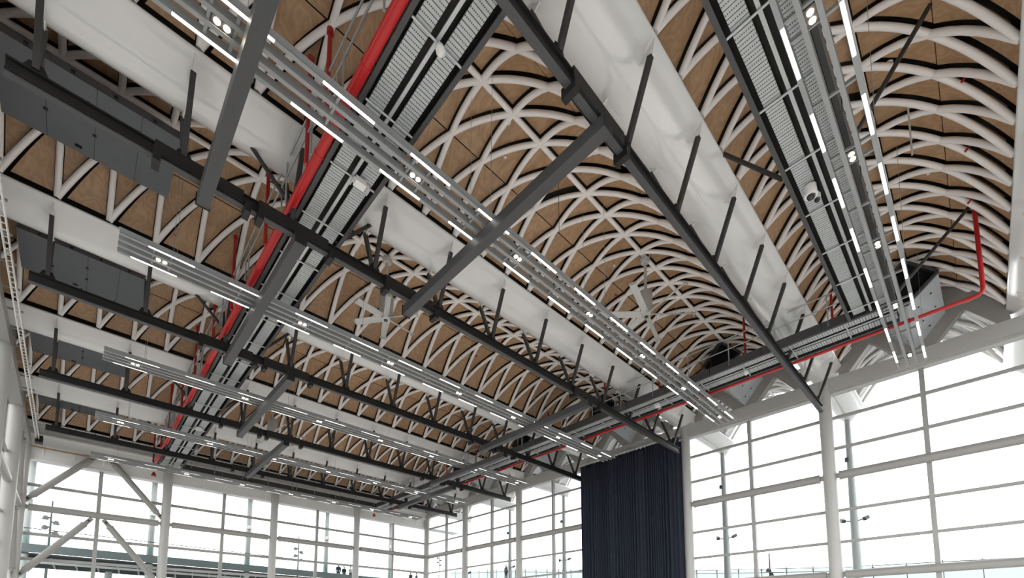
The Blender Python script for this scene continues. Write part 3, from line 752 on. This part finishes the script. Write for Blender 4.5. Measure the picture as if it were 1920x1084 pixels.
# ---------------------------------------------------------------- outside
def floodlights(t, x, y, z, r):
    for s in (-1, 1):
        b = MB().bar((x, y+s*r, z), (x, y+s*(r+.3), z+.05), .06, .06).build('lamp_arm', 'bridge', t)
        MB().bar((x-.1, y+s*(r+.28), z+.02), (x+.12, y+s*(r+.42), z+.16), .2, .2).build('floodlight', 'bridge', b)
ML = ['tapered grey mast outside the nearest right window bay', 'tapered grey mast outside, seen beside the column right of the curtain', 'tapered grey mast outside hidden by the navy curtain',
      'tapered grey mast outside, just left of the navy curtain', 'tapered grey mast outside with a person standing beside it', 'tapered grey mast outside near the corner']
for i in range(6):
    y = G0+P*i; x = 32.55
    t = thing('canopy_mast', ML[i], 'mast', (x, y, -H), 'masts under the canopy gutters')
    MB().tube([(x, y, -H), (x, y, 4), (x, y, 12.32)], [.24, .225, .15], 18).build('mast_tube', 'mast', t)
    floodlights(t, x, y, 6.25, .2)
    MB().box(x-.3, x-.16, y+.05, y+.2, 9.75, 10.0).build('junction_box', 'bridge', t)
BMx = [-2.55, 4.34, 11.3, 18.4, 25.6]
for i, x in enumerate(BMx):
    t = thing('canopy_post', ['slim grey post outside behind the left corner column', 'slim grey post outside beside the braced column', 'slim grey post outside left of the middle back column', 'slim grey post outside left of the last back column', 'slim grey post outside near the corner of the glass walls'][i], 'post', (x, 46, -H), 'posts outside the back wall')
    MB().tube([(x, 46, -H), (x, 46, 11.9)], [.27, .2], 14).build('post_tube', 'mast', t)
    MB().box(x-.16, x+.2, 45.7, 45.85, 9.0, 9.3).build('floodlight', 'white', t)
m = MB()
tag(m.box(XL-3, XR+8, 45.2, 46.6, 11.9, 12.4).build('canopy_edge', 'outply'), 'pale canopy edge beam outside the back wall', 'beam', kind='structure')
# footbridge behind the back wall
def ramp(x): return 5.25-.012*(x+2.8)
t = thing('footbridge', 'teal-sided footbridge outside the back glass wall', 'bridge', (12, 46.3, 4.5))
X_0, X_1 = -9, 32
MB().add([(X_0, 45.6, ramp(X_0)+.02), (X_1, 45.6, ramp(X_1)+.02), (X_1, 45.6, ramp(X_1)+.62), (X_0, 45.6, ramp(X_0)+.62), (X_0, 45.7, ramp(X_0)+.02), (X_1, 45.7, ramp(X_1)+.02), (X_1, 45.7, ramp(X_1)+.62), (X_0, 45.7, ramp(X_0)+.62)],
         [(0,1,2,3), (7,6,5,4), (3,2,6,7), (0,4,5,1)]).build('side_panel', 'teal', t)
MB().prism([(X_0, 45.7, ramp(X_0)-.08), (X_1, 45.7, ramp(X_1)-.08), (X_1, 45.7, ramp(X_1)), (X_0, 45.7, ramp(X_0))], (0, 2.6, 0)).build('deck', 'bridge', t)
MB().bar((X_0, 47.2, ramp(X_0)-.5), (X_1, 47.2, ramp(X_1)-.5), .3, .8).build('girder', 'bridge', t)
MB().bar((X_0, 45.9, ramp(X_0)-.62), (X_1, 45.9, ramp(X_1)-.62), .12, .16).build('girder', 'mast', t)
m = MB()
for i in range(34): x = X_0+.6+1.2*i; m.bar((x, 45.75, ramp(x)-.35), (x+.25, 47.1, ramp(x)-.85), .08, .14)
m.build('cross_beam', 'mast', t)
m = MB()
m.tube([(X_0, 45.6, ramp(X_0)+1.72), (X_1, 45.6, ramp(X_1)+1.55)], .03, 8)
m.build('handrail', 'bridge', t)
m = MB()
for i in range(28): x = X_0+.6+1.5*i; m.box(x-.02, x+.02, 45.58, 45.62, ramp(x)+1.35, ramp(x)+1.5)
m.build('rail_clip', 'bridge', t)
MB().add([(X_0, 45.63, ramp(X_0)+.62), (X_1, 45.63, ramp(X_1)+.62), (X_1, 45.63, ramp(X_1)+1.5), (X_0, 45.63, ramp(X_0)+1.5), (X_0, 45.645, ramp(X_0)+.62), (X_1, 45.645, ramp(X_1)+.62), (X_1, 45.645, ramp(X_1)+1.5), (X_0, 45.645, ramp(X_0)+1.5)],
         [(0,1,2,3), (7,6,5,4), (3,2,6,7), (0,4,5,1), (0,3,7,4), (1,5,6,2)]).build('balustrade_glass', 'green', t)
for x in (2.0, 14, 26):
    MB().tube([(x, 47.2, -H), (x, 47.2, ramp(x)-.8)], .25, 14).build('pier', 'mast', t)
# terrace with a glass balustrade beyond the right wall
TP = [(46, 7.1), (36, 6.4), (25, 5.35), (14.4, 4.34), (6, 3.75), (-6, 3.4)]
t = thing('glass_balustrade', 'green glass balustrade of the ramp outside the right wall', 'balustrade', (34, 18, 2.4))
def tz(y):
    for (a, za), (b, zb) in zip(TP, TP[1:]):
        if a >= y >= b: return za+(zb-za)*(a-y)/(a-b)
    return TP[0][1] if y > 46 else TP[-1][1]
gm, hm, pm, dm = MB(), MB(), MB(), MB()
for (a, za), (b, zb) in zip(TP, TP[1:]):
    gm.prism([(34, a, za-1.1), (34, b, zb-1.1), (34, b, zb-.04), (34, a, za-.04)], (.015, 0, 0))
    hm.tube([(33.95, a, za), (33.95, b, zb)], .028, 8); hm.tube([(33.95, a, za-.24), (33.95, b, zb-.24)], .02, 8)
    dm.prism([(33.9, a, za-1.35), (33.9, b, zb-1.35), (33.9, b, zb-1.1), (33.9, a, za-1.1)], (3.2, 0, 0))
y = 45
while y > -6:
    pm.box(33.99, 34.03, y-.018, y+.018, tz(y)-1.1, tz(y)+.14); pm.box(33.93, 33.99, y-.05, y+.05, tz(y)-.12, tz(y)-.06); y -= 1.5
gm.build('glass_panel', 'green2', t); hm.build('handrail', 'teal', t); pm.build('post', 'teal', t); dm.build('deck', 'mast', t)
for i, y in enumerate((40, 26, 12, -2)): MB().tube([(35.4, y, -H), (35.4, y, tz(y)-1.3)], .2, 12).build('pier', 'mast', t)
# lamp posts
def lamp_post(x, y, z1, label):
    t = thing('lamp_post', label, 'lamp post', (x, y, -H))
    MB().tube([(x, y, -H), (x, y, z1)], [.16, .06], 12).build('pole', 'bridge', t)
    for dz, s in ((-1.6, -1), (-2.0, 1), (-2.5, -1), (-3.0, 1)):
        b = MB().bar((x, y, z1+dz), (x+s*.34, y, z1+dz), .14, .14).build('lamp_arm', 'bridge', t)
        MB().tube([(x+s*.38, y, z1+dz+.15), (x+s*.38, y, z1+dz-.2)], [.14, .26], 10).build('floodlight', 'bridge', b)
lamp_post(-1.8, 60, 11.9, 'tall lamp post with clustered floodlights outside the braced bay')
lamp_post(20.5, 60, 11.7, 'tall lamp post with floodlights outside the third back bay')
lamp_post(48, 14.1, 7.2, 'short lamp post outside the second right window bay')
lamp_post(54, 77, 16.0, 'distant lamp post outside near the corner of the glass walls')
# people outside
def person(x, y, z, facing, top, label, h=1.72, arm=0.0, legs='ctrs', hat=False):
    t = thing('person', label, 'person', (x, y, z))
    s = h/1.72; R = Matrix.Rotation(facing, 3, 'Z')
    def W(p): q = R @ Vector(p)*s; return (x+q.x, y+q.y, z+q.z)
    def skin(name, m, nodes, edges, radii):
        me = bpy.data.meshes.new(name); me.from_pydata([tuple(Vector(W(p))-Vector((x, y, z))) for p in nodes], edges, [])
        me.materials.append(M[m]); o = bpy.data.objects.new(name, me); C.objects.link(o); o.parent = t; o['wl'] = (x, y, z+H)
        sk = o.modifiers.new('skin', 'SKIN'); sk.use_smooth_shade = True
        for i, r in enumerate(radii): me.skin_vertices[0].data[i].radius = (r*s, r*s*(.75 if r > .11 else 1))
        me.skin_vertices[0].data[0].use_root = True
        o.modifiers.new('sub', 'SUBSURF').levels = 1; o.modifiers['sub'].render_levels = 2
        return o
    n = [(0,0,.95),(0,0,1.15),(0,0,1.36),(0,.0,1.47),(0,.015,1.55),(0,.03,1.64),(0,.02,1.70),
         (.09,0,.90),(.11,.03,.50),(.11,0,.09),(.11,.13,.03), (-.09,0,.90),(-.11,-.02,.50),(-.11,-.03,.09),(-.11,.10,.03),
         (.17,0,1.40),(.22,-.02,1.13),(.20,.10+arm,.92),(.19,.15+arm,.84), (-.17,0,1.40),(-.23,-.02,1.13),(-.21,.09+arm,.92),(-.20,.14+arm,.84)]
    e = [(0,1),(1,2),(2,3),(3,4),(4,5),(5,6),(0,7),(7,8),(8,9),(9,10),(0,11),(11,12),(12,13),(13,14),(2,15),(15,16),(16,17),(17,18),(2,19),(19,20),(20,21),(21,22)]
    r = [.14,.13,.14,.06,.075,.095,.06,.085,.06,.042,.035,.085,.06,.042,.035,.06,.045,.035,.03,.06,.045,.035,.03]
    skin('body', 'skin', n, e, r)
    skin('jacket', top, [(0,0,.92),(0,0,1.15),(0,0,1.38),(0,0,1.45),(.17,0,1.40),(.22,-.02,1.13),(.20,.09+arm,.95),(-.17,0,1.40),(-.23,-.02,1.13),(-.21,.08+arm,.95)],
         [(0,1),(1,2),(2,3),(2,4),(4,5),(5,6),(2,7),(7,8),(8,9)], [.165,.155,.165,.08,.08,.062,.05,.08,.062,.05])
    skin('trousers', legs, [(0,0,.96),(.09,0,.88),(.11,.03,.50),(.11,0,.12),(-.09,0,.88),(-.11,-.02,.50),(-.11,-.03,.12)], [(0,1),(1,2),(2,3),(0,4),(4,5),(5,6)], [.155,.10,.075,.06,.10,.075,.06])
    skin('hair', 'hair', [(0,-.02,1.60),(0,-.01,1.68),(0,.02,1.73)], [(0,1),(1,2)], [.085,.10,.05])
    return t
bz = lambda x: ramp(x)
person(20.0, 46.6, bz(20.0), PI*.9, 'navy', 'tall person in a navy jacket standing on the footbridge left of the last back column')
person(20.75, 46.9, bz(20.7), PI, 'cblk', 'person in a dark top on the footbridge, second from the left', 1.6)
person(21.35, 46.7, bz(21.3), PI*1.1, 'cwht', 'person in a white top on the footbridge, just left of the column', 1.66)
person(28.6, 46.5, bz(28.6), PI*.6, 'cblk', 'person in black leaning on the rail near the corner', 1.7, .12)
person(29.4, 46.5, bz(29.4), -PI*.6, 'navy', 'person in dark blue at the rail nearest the corner column', 1.68, .12)
person(35.2, 37.2, tz(37.2)-1.1, -PI*.5, 'cgry', 'person in a grey blue jacket standing beside a grey mast outside', 1.76)
person(35.3, 35.3, tz(35.3)-1.1, PI*.2, 'cblk', 'person in black partly behind the grey mast outside', 1.6, .15)

# ---------------------------------------------------------------- light, sky, camera
w = bpy.data.worlds.new('sky'); SC.world = w; w.use_nodes = True
bg = w.node_tree.nodes['Background']; bg.inputs[0].default_value = (1, 1, 1, 1); bg.inputs[1].default_value = 3.85
cam = bpy.data.cameras.new('camera'); co = bpy.data.objects.new('camera', cam); C.objects.link(co); SC.camera = co
F, CX, CY, YAW, PIT, ROLL = 859.251, 954.1538, 1097.9012, .8068, .0943, .0007
f = Vector((math.cos(PIT)*math.cos(YAW), math.cos(PIT)*math.sin(YAW), math.sin(PIT)))
r = Vector((math.sin(YAW), -math.cos(YAW), 0)); u = r.cross(f)
r2 = r*math.cos(ROLL)+u*math.sin(ROLL); u2 = -r*math.sin(ROLL)+u*math.cos(ROLL)
co.matrix_world = Matrix(((r2.x, u2.x, -f.x, 0), (r2.y, u2.y, -f.y, 0), (r2.z, u2.z, -f.z, H), (0, 0, 0, 1)))
cam.sensor_width = 36; cam.lens = F/1920*36; cam.shift_x = (960-CX)/1920; cam.shift_y = (CY-542)/1920
cam.clip_start = .05; cam.clip_end = 500
SC.view_settings.view_transform = 'Standard'; SC.view_settings.look = 'None'; SC.view_settings.gamma = 1
SC.view_settings.exposure = 0.0; SC.view_settings.use_curve_mapping = False
SC.cycles.max_bounces = 8; SC.cycles.diffuse_bounces = 5; SC.cycles.glossy_bounces = 3; SC.cycles.transparent_max_bounces = 16
